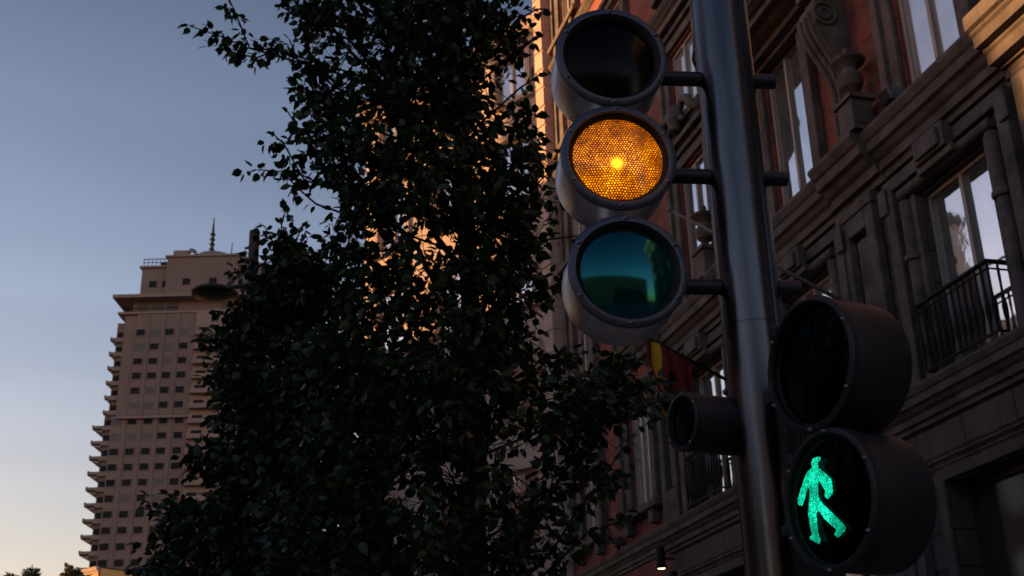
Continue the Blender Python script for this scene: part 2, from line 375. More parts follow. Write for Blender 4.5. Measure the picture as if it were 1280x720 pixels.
# brick walls
bops = [(sc - .6, sc + .6, 7.55, 9.9) for sc in BR]
obj('brick_wall', wall_bm(24.0, 30.6, 5.9, 10.6, bops), MT['brick'], B)
gops = [(24.6, 26.3, .3, 5.0), (27.6, 30.2, .3, 5.0)]
obj('stone_front', wall_bm(24.0, 30.6, 0, 5.9, gops), MT['ashlar'], B)
FL = [(11.25, 14.05), (15.1, 17.05), (18.75, 20.7), (22.3, 24.2)]
up = [(sc - .68, sc + .68, a, b) for sc in ST for a, b in FL] + [(sc - .6, sc + .6, a + .2, b) for sc in BR for a, b in FL]
obj('brick_wall', wall_bm(8.0, 30.6, 10.6, 26, up + [(9.2, 10.6, a, b) for a, b in FL]), MT['brick'], B)
obj('roof', BX(8.0, 30.6, -11, .5, 26.0, 26.5), MT['slate'], B)
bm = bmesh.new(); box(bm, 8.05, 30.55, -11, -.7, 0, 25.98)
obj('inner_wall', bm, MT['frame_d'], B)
# main and lower cornices, broken forward over the piers
def cornice(segs, name='cornice', m='stone'):
    for s0, s1, z0, z1, pr, y0 in segs:
        bm = bmesh.new(); prism(bm, cornice_prof(z0, z1, pr, y0), s0, s1); obj(name, bm, MT[m], B)
cornice([(11.45, 14.5, 10.13, 10.84, .42, .004), (14.5, 15.85, 10.10, 10.87, .57, .004), (15.85, 18.7, 10.13, 10.84, .42, .004), (18.7, 20.1, 10.10, 10.87, .57, .004),
         (20.1, 23.0, 10.13, 10.84, .42, .004), (23.0, 24.1, 10.10, 10.87, .57, .004)])
bm = bmesh.new(); prism(bm, [(.004, 9.96), (.18, 9.96), (.18, 10.10), (.24, 10.10), (.24, 10.14), (.40, 10.14), (.40, 10.30), (.44, 10.33), (.44, 10.37), (.56, 10.37), (.56, 10.53), (.60, 10.56), (.60, 10.60), (.66, 10.62), (.66, 10.82), (.004, 10.82)], 8.0, 11.45)
obj('cornice', bm, MT['stone'], B)
cornice([(24.1, 30.6, 10.75, 11.2, .22, .004)], m='stone')
cornice([(11.25, 24.1, 6.27, 6.77, .32, .004), (8.0, 11.25, 6.24, 6.78, .5, .004)])
cornice([(24.1, 30.6, 6.35, 6.80, .24, .004)])
cornice([(8, 11.25, 5.62, 5.82, .35, .004), (11.25, 24.1, 5.62, 5.80, .14, .004), (24.1, 30.6, 5.55, 5.75, .14, .004)])
for z in (14.62, 18.15, 21.8):
    cornice([(8.0, 30.6, z, z + .26, .16, .004)], name='string_course', m='stone_d')
cornice([(8.0, 30.6, 25.0, 26.0, .7, .004)])
# projecting end pavilion on the right, its stone rising past the cornice
bm = bmesh.new()
box(bm, 11.06, 11.36, .004, .20, 0, 9.95); box(bm, 10.84, 11.055, .004, .13, 0, 9.95); box(bm, 8.0, 8.7, .004, .28, 0, 9.95)
box(bm, 10.98, 11.36, .004, .16, 10.83, 25)
obj('pilaster', bm, MT['stone'], B, bevel=.03)
# piers with sunk panels between the bays
for s0, s1 in ((14.85, 15.85), (19.0, 20.0), (23.1, 23.95)):
    bm = bmesh.new()
    for y0, y1, a, b, c, d in ((.004, .16, s0, s1, 6.78, 7.5), (.004, .16, s0, s0 + .24, 7.5, 9.90), (.004, .16, s1 - .24, s1, 7.5, 9.90), (.004, .16, s0 + .24, s1 - .24, 9.60, 9.90), (.004, .18, s0 - .04, s1 + .04, 9.905, 10.095)):
        box(bm, a, b, y0, y1, c, d)
    box(bm, s0 + .32, s1 - .32, .004, .06, 7.58, 9.52)
    obj('pilaster', bm, MT['stone'], B, bevel=.025)
    bm = bmesh.new(); box(bm, s0, s1, .004, .16, .3, 5.6); box(bm, s0 + .2, s1 - .2, .164, .2, 1.2, 5.2); box(bm, s0 - .05, s1 + .05, .004, .24, 0, .298)
    obj('pilaster', bm, MT['stone_d'], B, bevel=.025)
# first floor architraves: stepped layers, roll moulding, raised centre block
def tall_surround(sc, k=1.0):
    bm = bmesh.new()
    W = 1.46 if sc != 9.9 else 1.12
    u_frame(bm, sc, W, W - .22, 6.79, 9.95, 9.76, .004, .20)
    u_frame(bm, sc, W - .225, W - .33, 6.79, 9.755, 9.66, .004, .07)
    u_frame(bm, sc, .93, .82, 6.79, 9.70, 9.56, .004, .12)
    box(bm, sc - .36, sc + .36, .204, .36, 9.68, 10.05); box(bm, sc - .42, sc + .42, .124, .30, 9.57, 9.675)
    box(bm, sc - .28, sc + .28, .364, .42, 9.72, 9.98)
    for sg in (-1, 1):
        box(bm, sc + sg * (W - .02) - .1, sc + sg * (W - .02) + .1, .204, .25, 9.45, 9.86)
        if W > 1.2:
            lathe(bm, [(.115, 8.55), (.15, 8.57), (.15, 8.64), (.115, 8.66)], 16, axis='z', closed=True, loc=(sc + sg * 1.03, .12, 0))
            tube(bm, [(sc + sg * 1.03, .12, 6.79), (sc + sg * 1.03, .12, 9.50)], .1, 16)
    tube(bm, [(sc - W + .36, .15, 9.62), (sc + W - .36, .15, 9.62)], .08, 12)
    return obj('window_surround', bm, MT['stone'], B, bevel=.015)
for i, sc in enumerate(ST + (9.9,)):
    tall_surround(sc)
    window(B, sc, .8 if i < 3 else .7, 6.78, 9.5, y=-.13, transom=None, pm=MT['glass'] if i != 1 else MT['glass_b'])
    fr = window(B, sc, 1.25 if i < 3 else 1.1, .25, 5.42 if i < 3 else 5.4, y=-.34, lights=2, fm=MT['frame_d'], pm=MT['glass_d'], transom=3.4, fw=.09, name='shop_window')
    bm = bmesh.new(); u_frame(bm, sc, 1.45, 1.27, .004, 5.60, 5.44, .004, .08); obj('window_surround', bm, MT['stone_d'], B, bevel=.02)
# railings: rails, plain uprights with a swelling low down, scroll feet
def railing(s0, s1, z, h, o, name='balcony_railing', back=.0, belly=0.0):
    bm = bmesh.new()
    for za, r in ((z + h, .035), (z + h - .10, .014), (z + .08, .02)):
        tube(bm, [(s0, back, za), (s0, o, za), (s1, o, za), (s1, back, za)], r, 6)
    def up_(x, y, nx, ny):
        P = []
        for k in range(9):
            t = k / 8; off = belly * math.sin(t * math.pi) ** 2 * (1 - t)
            P.append((x + nx * off, y + ny * off, z + .08 + t * (h - .12)))
        tube(bm, P, [.017, .017, .034, .038, .022, .017, .017, .019, .017], 6)
    n = max(3, int((s1 - s0) / .125))
    for k in range(n + 1): up_(s0 + (s1 - s0) * k / n, o, 0, 1)
    m = max(2, int((o - back) / .13))
    for k in range(1, m): up_(s0, back + (o - back) * k / m, -1, 0); up_(s1, back + (o - back) * k / m, 1, 0)
    return obj(name, bm, MT['iron'], B)
for sc in ST: railing(sc - .70, sc + .90, 6.78, 1.02, .31)
# second floor: surrounds, windows, pediment scrolls
for sc in ST + (9.9,):
    for i, (a, b) in enumerate(FL):
        bm = bmesh.new()
        u_frame(bm, sc, 1.12, .95, a - .12, b + .42, b + .28, .004, .17)
        u_frame(bm, sc, .945, .72, a - .12, b + .275, b + .05, .004, .09)
        box(bm, sc - 1.2, sc + 1.2, .004, .3, b + .43, b + .56)
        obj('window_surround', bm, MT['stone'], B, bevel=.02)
        window(B, sc, .68 if sc != 9.9 else .7, a, b, y=-.11, sill=.3 if i else None, pm=MT['glass_b'] if (i == 1 or (i == 0 and sc == 13.0)) else MT['glass'], fw=.07)
for sc in BR:
    for i, (a, b) in enumerate([(7.35, 9.9)] + FL):
        a += .2
        bm = bmesh.new()
        u_frame(bm, sc, 1.12, .98, a - .05, b + .40, b + .24, .004, .16); u_frame(bm, sc, .975, .64, a - .05, b + .235, b + .04, .004, .08)
        box(bm, sc - 1.24, sc + 1.24, .004, .26, a - .22, a - .055)
        for x in (-.75, .75): box(bm, sc + x - .12, sc + x + .12, .004, .2, a - .52, a - .225)
        obj('window_surround', bm, MT['stone'], B, bevel=.02)
        window(B, sc, .6, a, b, y=-.10, fw=.06, pm=MT['glass_b'] if i in (0, 2) else MT['glass'])
# curved broken pediments over the second floor windows at either side
for sc in (21.35,):
    bm = bmesh.new()
    for sg in (-1, 1):
        P = []
        for k in range(16):
            a = k / 15 * math.pi * 1.5; r = .34 * (1 - k / 22)
            P.append((sc + sg * (.42 + .0 + r * math.cos(a)), .3, 15.0 + r * math.sin(a) - .02))
        P = [(sc + sg * 1.2, .26, 14.68)] + P[::1]
        tube(bm, P, [.09] + [.1 - .003 * k for k in range(16)], 8)
    lathe(bm, [(0, 14.7), (.16, 14.72), (.1, 14.8), (.2, 14.95), (.22, 15.1), (.1, 15.25), (.05, 15.35), (0, 15.42)], 16, axis='z', loc=(sc, .3, 0))
    obj('scroll_pediment', bm, MT['stone'], B, smooth=True)
# balcony of the middle bay on two volute brackets
SCN = [(0.004, 10.88), (.16, 10.88), (.17, 11.2), (.19, 11.5), (.15, 11.8), (.15, 12.1), (.22, 12.4), (.36, 12.65), (.50, 12.9), (.60, 13.15), (.62, 13.4), (.56, 13.6), (.44, 13.68), (.44, 13.8), (.6, 13.82), (.6, 14.0), (.004, 14.0)]
for s0 in (14.98, 18.3):
    bm = bmesh.new(); prism(bm, SCN, s0, s0 + .5)
    for ds in (.1, .25, .4):
        tube(bm, [(s0 + ds, y + .012, z) for y, z in SCN[1:11]], .045, 6)
    for sx in (s0 - .012, s0 + .512):
        for rr, rt_ in ((.20, .035), (.10, .03)):
            tube(bm, [(sx, .40 + rr * math.cos(a), 13.36 + rr * math.sin(a)) for a in [2 * math.pi * k / 20 for k in range(21)]], rt_, 6, cap=False)
        tube(bm, [(sx, y * .78, z) for y, z in SCN[2:9]], .025, 6)
    obj('volute_bracket', bm, MT['stone'], B, bevel=.015)
bm = bmesh.new(); prism(bm, cornice_prof(14.004, 14.5, .95, .004), 14.6, 19.0)
obj('balcony_slab', bm, MT['stone'], B)
railing(14.7, 18.9, 14.5, .95, .86, belly=.12)
# urns on pedestals over the piers
def urn(sc):
    bm = bmesh.new()
    box(bm, sc - .26, sc + .26, .12, .56, 10.872, 10.94); box(bm, sc - .21, sc + .21, .17, .52, 10.944, 11.42); box(bm, sc - .27, sc + .27, .11, .57, 11.422, 11.50)
    for sx in (-1, 1): box(bm, sc + sx * .213 - .012, sc + sx * .213 + .012, .22, .46, 11.0, 11.36)
    lathe(bm, [(0, 11.942), (.13, 11.942), (.12, 11.98), (.06, 12.02), (.05, 12.07), (.08, 12.10), (.17, 12.17), (.21, 12.27), (.20, 12.36), (.13, 12.44), (.11, 12.50), (.15, 12.56), (.26, 12.62), (.28, 12.66), (.2, 12.70), (.12, 12.72), (.05, 12.76), (.07, 12.82), (.05, 12.88), (0, 12.9)], 24, axis='z', loc=(sc, .345, -.44))
    o = obj('urn', bm, MT['stone'], B, smooth=True); autos(o, 30); return o
for sc in (14.62, 20.3, 23.6): urn(sc)
# rusticated corner pier, turned away from the street line
PR = [(30.6, .004), (30.6, .30), (31.0, .42), (32.3, .02), (32.3, -.8), (30.6, -.8)]
bm = bmesh.new(); z = 0
while z < 26.4:
    prism(bm, PR, z + .03, z + .62, axis='z'); z += .65
P2 = [(30.62, .0), (30.62, .26), (31.0, .38), (32.27, -.01), (32.27, -.78), (30.62, -.78)]
prism(bm, P2, 0, 26.5, axis='z')
obj('quoin_pier', bm, MT['pale'], B, bevel=.012)

# ------------------------------------------------------------------ things fixed to the facade
def flagpole(s, z, o1, dz, hang0, hang1, drop, cols, label, group):
    """slanting staff standing out from a pier with a limp flag"""
    t = empty('flag', fp(s, .18, z), RZ, label=label, cat='flag', group=group)
    bm = bmesh.new(); tube(bm, [(0, 0, 0), (0, o1, dz)], [.035, .022], 10)
    lathe(bm, [(0, -.05), (.035, -.03), (.05, 0), (.035, .03), (0, .05)], 12, axis='z', loc=(0, o1, dz))
    obj('staff', bm, MT['white_paint'] if s < 17 else MT['iron'], t, smooth=True)
    bm = bmesh.new(); nu, nv = 26, 14; G = []
    for j in range(nv + 1):
        row = []
        for i in range(nu + 1):
            u, v_ = i / nu, j / nv
            y = hang0 + (hang1 - hang0) * u; sq = 1 - .45 * v_
            yy = (hang0 + hang1) / 2 + (y - (hang0 + hang1) / 2) * sq + .03 * math.sin(9 * v_ + 5 * u)
            x = (.10 * math.sin(u * 17 + 1.5 * v_) + .04 * math.sin(u * 31)) * (.25 + v_ * .8)
            zz = dz * y / o1 - .03 - v_ * (drop + .12 * math.sin(u * 6))
            row.append(bm.verts.new((x, yy, zz)))
        G.append(row)
    for j in range(nv):
        for i in range(nu):
            f = bm.faces.new((G[j][i], G[j][i + 1], G[j + 1][i + 1], G[j + 1][i])); u = (i + .5) / nu
            f.material_index = cols(u)
    o = obj('cloth', bm, [MT['red_cloth'], MT['yellow_cloth']], t, smooth=True)
    sm = o.modifiers.new('thick', 'SOLIDIFY'); sm.thickness = .006
    return t
flagpole(15.75, 8.55, 2.9, 1.35, 1.2, 1.75, 2.1, lambda u: 0, 'plain red flag hanging limp from a slanting white staff beside the steel pole', 'flags on the facade')
flagpole(19.5, 8.35, 2.05, 1.0, 1.0, 1.95, 1.45, lambda u: 1 if .70 < u < .90 else 0, 'red and yellow flag hanging limp under the unlit green signal', 'flags on the facade')

def wall_lamp(s, z, label, on):
    t = empty('wall_lamp', fp(s, 0, z), RZ, label=label, cat='wall lamp')
    bm = bmesh.new(); tube(bm, [(0, .0, .1), (0, .28, .1)], .025, 8); obj('arm', bm, MT['iron'], t)
    bm = bmesh.new(); lathe(bm, [(0, .34), (.07, .34), (.09, .3), (.09, .0), (.13, -.12), (.12, -.12), (.08, 0), (0, .02)], 20, axis='z', loc=(0, .3, 0))
    obj('shade', bm, MT['iron'], t, smooth=True)
    bm = bmesh.new(); lathe(bm, [(0, -.10), (.09, -.10), (.105, -.085), (.06, -.04), (0, -.03)], 20, axis='z', loc=(0, .3, 0))
    obj('bulb', bm, MT['lamp_glow'] if on else MT['frame'], t)
    return t
wall_lamp(23.9, 6.05, 'lit cylindrical wall lamp under the lower cornice left of the pole', True)
wall_lamp(23.3, 5.45, 'small warm glowing wall lamp low in the frame beside the lit cylinder lamp', True)
def flood(s, o, z, rx, label):
    t = empty('floodlight', fp(s, o, z), RZ, label=label, cat='floodlight')
    bm = bmesh.new(); box(bm, -.03, .03, -.03, .03, 0, .16); obj('bracket', bm, MT['iron'], t)
    bm = bmesh.new(); prism(bm, [(-.12, .16), (.1, .12), (.16, .30), (-.08, .36)], -.13, .13); obj('housing', bm, MT['bezel'], t, bevel=.015)
    bm = bmesh.new(); prism(bm, [(.112, .128), (.118, .126), (.168, .288), (.162, .29)], -.11, .11); obj('glass', bm, MT['glass_d'], t)
flood(13.75, .26, 10.845, 0, 'small grey floodlight standing on the main cornice right of the urn')
flood(26.75, .16, 6.81, 0, 'dark floodlight on the brick wall between the two brick bay windows')

# ------------------------------------------------------------------ simple but complete neighbours
def block(name, loc, rz, L, H, D, cols, floors, wallm, label, z1=1.2, pitch=3.4, ww=1.3, wh=1.9, blind=MT['glass_b'], trim='pale', roofh=.5, cat='building'):
    t = empty(name, loc, rz, label=label, cat=cat)
    ops = []
    for f in range(floors):
        for c in range(cols):
            sc = L * (c + .5) / cols; a = z1 + f * pitch
            ops.append((sc - ww / 2, sc + ww / 2, a, a + wh))
    obj('wall', wall_bm(0, L, 0, H, ops, depth=.25, side=False), wallm, t)
    obj('side_wall', BX(0, L, -D, -.26, 0, H - .01), MT['stone_d'] if wallm is None else wallm, t)
    bm = bmesh.new(); prism(bm, cornice_prof(H - .7, H + .1, .5, .004), -.1, L + .1); obj('cornice', bm, MT[trim], t)
    obj('roof', BX(-.1, L + .1, -D, .004, H + .004, H + roofh), MT['slate'], t)
    for i, (a, b, c, d) in enumerate(ops):
        f = window(t, (a + b) / 2, ww / 2, c, d, y=-.16, pm=random.choice([MT['glass'], blind, MT['glass']]), fw=.07)
        bm = bmesh.new(); u_frame(bm, (a + b) / 2, ww / 2 + .2, ww / 2 + .01, c, d + .25, d + .02, .004, .08); box(bm, a - .3, b + .3, .004, .18, c - .15, c - .004)
        obj('window_surround', bm, MT[trim], t)
    return t
# pale building closing the street behind the tree
MT['cream'] = mat('cream_stucco', (.52, .43, .38), .9, var=.12, scale=.8, bump=.1)
P0 = fp(32.4, -.3, 0)
t2y = R(90 + 50)
block('pale_corner_building', P0, t2y, 8.2, 25.0, 10, 3, 6, MT['cream'], 'pale stuccoed building seen in glimpses through the tall tree', pitch=3.6, z1=4.6, wh=2.2)
# the row across the street, outside the picture but mirrored in the windows and shading the street; heights and gaps shaped to place the sun patches
def opp(Y0, L, H, wallm, label, x=-24.0, fl=None):
    block('street_building', (x, Y0 + L, 0), R(-90), L, H, 12, max(2, int(L / 4)), fl or int((H - 2.5) / 3.4), wallm, label, pitch=3.4, z1=2.0)
MT['ochre'] = mat('ochre_stucco', (.34, .25, .17), .9, var=.15, scale=.8)
opp(-26, 24, 10.6, MT['ochre'], 'low ochre building across the street beside the grey one')
opp(-2, 19.0, 20.0, MT['brick'], 'red brick building across the street facing the signals')
opp(17.0, 6.9, 11.0, MT['cream'], 'low cream building across the street between two taller ones')
opp(24.0, 10.4, 22.6, MT['brick'], 'tall red brick building across the street')
opp(34.5, 4.8, 19.6, MT['ochre'], 'ochre five storey building across the street beyond the tall brick one')
opp(41.02, 6.0, 16.5, MT['cream'], 'cream four storey building added last in the opposite row for its shade')  # added out of view to shade the lower part of the pale building
block('street_building', (-24, 41.0, 0), R(-90), 1.6, 26, 2, 1, 6, MT['cream'], 'narrow tall cream slab added in the opposite row to block the sun')  # unseen sun blocker, added to shade the near part of the pale building
block('street_building', (24, -48, 0), R(180), 50, 15, 12, 12, 3, MT['stone_d'], 'long dark building added far behind the signals to block the low sky', pitch=3.6, z1=2.4)  # added behind the camera to block the low horizon glow in reflections
# next building along this side, behind the camera
o = block('street_building', fp(-20, .1, 0), RZ, 27.6, 22, 11, 6, 5, MT['stone_d'], 'dark stone building next door on the near side of the street', pitch=3.9, z1=1.6)

# ------------------------------------------------------------------ the far tower
TW = empty('residential_tower', (-82, 300, 0), 0, label='tall pinkish stone residential tower with stacked balconies and roof mast', cat='tower')
def tb(name, m, *boxes, parent=TW, bevel=0):
    bm = bmesh.new()
    for b in boxes: box(bm, *b)
    return obj(name, bm, m, parent, bevel=bevel)
def tbs(name, m, *boxes):
    for b in boxes: tb(name, m, b)
HW = 19.7
tb('side_bay', MT['tower'], (-HW - 2.25, -HW - .004, 1.4, 9.2, 0, 94.5), (-HW - 1.35, -HW + .896, 1.4, 9.2, 94.52, 119.6))
tb('wall', MT['tower'], (-HW, HW, 0.0, 24, -.1, 94.0), (-HW + .9, HW - .9, .02, 24, 94.0, 121.8), (-HW + 4.2, HW - 4.2, -.6, 0, 94.0, 121.5))
tb('wall', MT['tower_l'], (.2, 8.6, -1.5, 0, 0, 121.2))
tbs('penthouse', MT['tower'], (-16.4, 16.4, 2.5, 22, 126.2, 135.6), (-9.5, 9.5, 1.2, 2.5, 126.2, 138.0), (-17.4, 17.4, 1.4, 23, 121.2, 126.0))
tbs('cornice', MT['tower_l'], (-22.0, 22.0, -2.0, 26, 125.5, 126.4), (-20.6, 20.6, -.9, 25, 121.3, 121.9), (-17, 17, 1.9, 22.5, 135.6, 136.1), (-10, 10, .7, 2.4, 138, 138.5), (-17.8, 17.8, -1.1, 0, 93.0, 93.7))
tbs('roof_cap', MT['tower_l'], (-8.2, -4.5, 1.6, 9, 138.51, 140.2), (-7, 9, 5, 18, 136.1, 139.4))
bm = bmesh.new(); lathe(bm, [(6.2, 138.5), (5.9, 139.6), (4.6, 140.8), (2.4, 141.6), (0, 141.8)], 20, axis='z', loc=(1.2, 8.2, 0)); obj('dome', bm, MT['tower'], TW, smooth=True)
bm = bmesh.new(); lathe(bm, [(2.6, 138.5), (2.4, 139.6), (1.5, 140.4), (0, 140.7)], 16, axis='z', loc=(8.6, 5.0, -.4)); obj('dome', bm, MT['tower'], TW, smooth=True)
# ribs between the window columns
ribs = []
for x in (-16.3, -12.3, -8.4, -4.7, 9.4, 12.9, 16.3):
    ribs.append((x - .35, x + .35, -.62 if abs(x) < 15.6 and 0 else -.25, 0.0 if abs(x) > 15.6 else .0, 0, 93.0))
    if abs(x) < 15.3: ribs.append((x - .3, x + .3, -.9, -.6, 93.8, 121.2))
tbs('rib', MT['tower'], *ribs)
# windows, one frame and one pane each
rw = random.Random(7)
wm_f = None
cols_low = (-18.3, -14.35, -10.4, -6.6, -2.6, 11.4, 14.35, 18.3); cols_up = (-14.25, -10.4, -6.75, -2.9, 11.4, 14.25)
nwin = 0
for k in range(29):
    z = 116.1 - 3.93 * k
    upper = z > 93.5
    # keep those that face the picture: the tree hides the rest
    for x in (cols_up if upper else cols_low):
        y = -.6 if upper else 0.0
        if x > 0 and k > 1: continue
        if z < 50: continue
        q = tb('window', MT['tower_l'], (x - 1.25, x + 1.25, y - .16, y - .004, z - 1.02, z - .86), (x - 1.25, x - 1.12, y - .10, y - .004, z - .86, z + .9), (x + 1.12, x + 1.25, y - .10, y - .004, z - .86, z + .9))
        r = rw.random()
        tb('pane', MT['tower_b'] if r < .22 else MT['tower_w'], (x - 1.115, x + 1.115, y - .05, y - .004, z - .855, z + .88), parent=q)
        nwin += 1
    if z > 45:
        # centre bay balcony and window
        q = tb('window', MT['tower_w'], (1.0, 3.6, -1.56, -1.504, z - 1.1, z + .75)); tb('window', MT['tower_w'], (5.2, 7.8, -1.56, -1.504, z - 1.1, z + .75))
    if z > 45:
        xo = -HW if not upper else -HW + .9
        ext = 3.3 if upper else 4.6
        bm = bmesh.new()
        # slab with sloping soffit, parapet with a raised corner
        prism(bm, [(xo - ext, z - 1.75), (xo - ext + .5, z - 2.1), (xo - 2.3, z - 2.6), (xo - 2.3, z - 1.5), (xo - ext, z - 1.5)], .6, 9.5, axis='y')
        prism(bm, [(xo - ext - .25, z - 1.5), (xo - ext + .1, z - 1.5), (xo - ext + .1, z - .55), (xo - ext - .25, z - .55)], .6, 9.5, axis='y')
        box(bm, xo - ext, xo - .02, .6, .85, z - 1.9, z - .75)
        obj('side_balcony', bm, MT['tower_l'], TW)
        tb('window', MT['tower_w'], (xo - 2.0, xo - .5, 1.32, 1.396, z - 1.45, z + .9))
bal = []
for k in range(20):
    z = 116.1 - 3.93 * k
    if z > 45: bal.append((.3, 8.5, -3.2, -1.5, z - 1.75, z - 1.45)); bal.append(0)
for b in bal[::2]:
    tb('front_balcony', MT['tower_l'], b, (b[0], b[1], -3.25, -3.1, b[5], b[5] + .85))
for x in (-13.2, -9.7, -4.0, 3.0, 9.7, 13.2): tb('penthouse_window', MT['tower_w'], (x - 1.0, x + 1.0, 2.44 if abs(x) > 9 and abs(x) > 9.6 else 1.14, 2.496 if abs(x) > 9.6 else 1.196, 130.0, 131.8))
for x in (-15, -11, -7, 7, 11, 15): tb('loggia_window', MT['tower_b'], (x - 1.4, x + 1.4, 1.3, 1.396, 122.4, 125.0))
tb('loggia_railing', MT['iron'], (-19, -5, -.5, -.3, 122.9, 123.05), *[(x, x + .12, -.5, -.38, 121.9, 122.9) for x in np.arange(-19, -5, .9)])
bm = bmesh.new(); tube(bm, [(.3, 8, 141), (.3, 8, 148), (.3, 8, 152.8)], [.55, .42, .12], 8)
for z in (143, 144.5, 146, 147.5): box(bm, -.35, .95, 7.4, 8.6, z, z + .25)
tube(bm, [(5.8, 8, 138), (5.8, 8, 145)], [.22, .12], 6); tube(bm, [(-5.6, 8, 138), (-5.6, 8, 143.6)], .2, 6); tube(bm, [(-4.3, 8, 138), (-4.3, 8, 143.2)], .2, 6)
for z in (139.5, 141, 142.4): box(bm, -6.5, -3.6, 7.7, 8.2, z, z + .22)
for z, x in ((142.6, -6.3), (141.6, -3.5), (143, -4.9)): lathe(bm, [(0, -.2), (.5, -.1), (.62, .1), (0, .15)], 10, axis='z', loc=(x, 7.6, z))
obj('mast', bm, MT['lamp_paint'], TW)
bm = bmesh.new()
for x in np.arange(-16.2, -3, 1.1): box(bm, x, x + .12, 2.6, 2.75, 136.1, 138.3)
box(bm, -16.4, -3.2, 2.6, 2.75, 138.2, 138.4); box(bm, -16.4, -3.2, 2.6, 2.75, 137.2, 137.35); box(bm, -12, -10.5, 4, 6, 136.1, 138); box(bm, -8, -7, 4, 6, 136.1, 137.6)
obj('roof_railing', bm, MT['lamp_paint'], TW)

block('sun_shade_block', (-217, 347, 0), 0, 42, 150, 40, 6, 12, MT['tower'], 'plain tall block added out of view to shade the tower balconies', z1=12, pitch=11, ww=3.5, wh=5)  # unseen, added only to keep the sun off the tower's side balconies

# sunlit block low on the horizon and the tree line in front of it
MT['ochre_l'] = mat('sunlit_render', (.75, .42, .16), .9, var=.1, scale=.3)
o = block('distant_building', (-66, 165, 0), R(5), 15, 28.9, 10, 4, 7, MT['ochre_l'], 'distant building caught by low sun at the bottom left corner', pitch=3.8, z1=1.2, roofh=.15)
o.rotation_euler.z = R(180 - 40); o.location = (-50.5, 150, 0)

# ------------------------------------------------------------------ street lamp behind the trees
SL = empty('street_lamp', (at(318, 300, 25).x, 25, 0), 0, label='dark street lamp post with a round disc lantern between tree and tower', cat='street lamp')
bm = bmesh.new(); lathe(bm, [(0, 0), (.28, 0), (.28, .5), (.15, .6), (.115, 13.25), (.12, 13.28), (.12, 13.5), (0, 13.5)], 20, axis='z'); tube(bm, [(0, 0, 13.1), (-.2, 0, 13.1)], .03, 6)
autos(obj('post', bm, MT['lamp_paint'], SL, smooth=True))
bm = bmesh.new(); tube(bm, [(0, 0, 12.2), (-.35, -.05, 12.15), (-.75, -.1, 12.08)], .05, 8); obj('arm', bm, MT['lamp_paint'], SL)
bm = bmesh.new(); lathe(bm, [(0, .17), (.15, .15), (.42, .06), (.5, 0), (.48, -.05), (.2, -.1), (0, -.1)], 32, axis='z', loc=(-.78, -.1, 12.0)); obj('lantern', bm, MT['lamp_paint'], SL, smooth=True)

# ------------------------------------------------------------------ trees
def poly_test(P, poly):
    x, y = P[:, 0], P[:, 1]; ins = np.zeros(len(P), bool); n = len(poly)
    for i in range(n):
        x0, y0 = poly[i]; x1, y1 = poly[(i + 1) % n]
        if y0 == y1: continue
        c = ((y0 > y) != (y1 > y)) & (x < (x1 - x0) * (y - y0) / (y1 - y0) + x0); ins ^= c
    return ins
def poly_dist(P, poly):
    d = np.full(len(P), 1e9); n = len(poly)
    for i in range(n):
        a = np.array(poly[i]); b = np.array(poly[(i + 1) % n]); ab = b - a
        t = np.clip(((P - a) @ ab) / (ab @ ab), 0, 1); d = np.minimum(d, np.linalg.norm(P - (a + t[:, None] * ab), axis=1))
    return d
LEAF_V = np.array([(0, 0, 0), (.24, -.30, .03), (.24, .30, .03), (.28, 0, -.035), (.62, -.29, .0), (.62, .29, .0), (.66, 0, -.06), (.88, -.07, -.05), (.88, .07, -.05), (1.05, 0, -.12)])
LEAF_F = [(0, 1, 3), (0, 3, 2), (1, 4, 6, 3), (3, 6, 5, 2), (4, 7, 9, 6), (6, 9, 8, 5)]
def build_leaves(name, pos, dirs, size, m, parent, rng, flatn=None):
    n = len(pos)
    X = dirs / np.linalg.norm(dirs, axis=1)[:, None]
    rv = rng.normal(size=(n, 3)) + np.array([0, 0, .8]); Y = np.cross(rv, X); Y /= np.linalg.norm(Y, axis=1)[:, None]; Z = np.cross(X, Y)
    V = LEAF_V; wd = rng.uniform(.8, 1.25, n); cu = rng.uniform(.4, 2.6, n)
    co = pos[:, None, :] + size[:, None, None] * (V[None, :, 0, None] * X[:, None, :] + V[None, :, 1, None] * wd[:, None, None] * Y[:, None, :] + V[None, :, 2, None] * cu[:, None, None] * Z[:, None, :])
    verts = co.reshape(-1, 3); nf = len(LEAF_F)
    loops = []; starts = []; tot = []
    base = np.concatenate([np.array(f) for f in LEAF_F]); lens = np.array([len(f) for f in LEAF_F])
    L = (base[None, :] + (np.arange(n) * len(V))[:, None]).ravel()
    me = bpy.data.meshes.new(name); me.vertices.add(len(verts)); me.vertices.foreach_set('co', verts.ravel())
    me.loops.add(len(L)); me.loops.foreach_set('vertex_index', L.astype(np.int32))
    tot = np.tile(lens, n); st = np.concatenate([[0], np.cumsum(tot)[:-1]])
    me.polygons.add(len(tot)); me.polygons.foreach_set('loop_start', st.astype(np.int32)); me.polygons.foreach_set('loop_total', tot.astype(np.int32))
    me.polygons.foreach_set('use_smooth', np.ones(len(tot), bool))
    me.update(); me.validate()
    a = me.attributes.new('tone', 'FLOAT', 'POINT'); a.data.foreach_set('value', np.repeat(rng.random(n), len(V)).astype(np.float32))
    me.materials.append(m); o = bpy.data.objects.new(name, me); C.objects.link(o); o.parent = parent
    return o
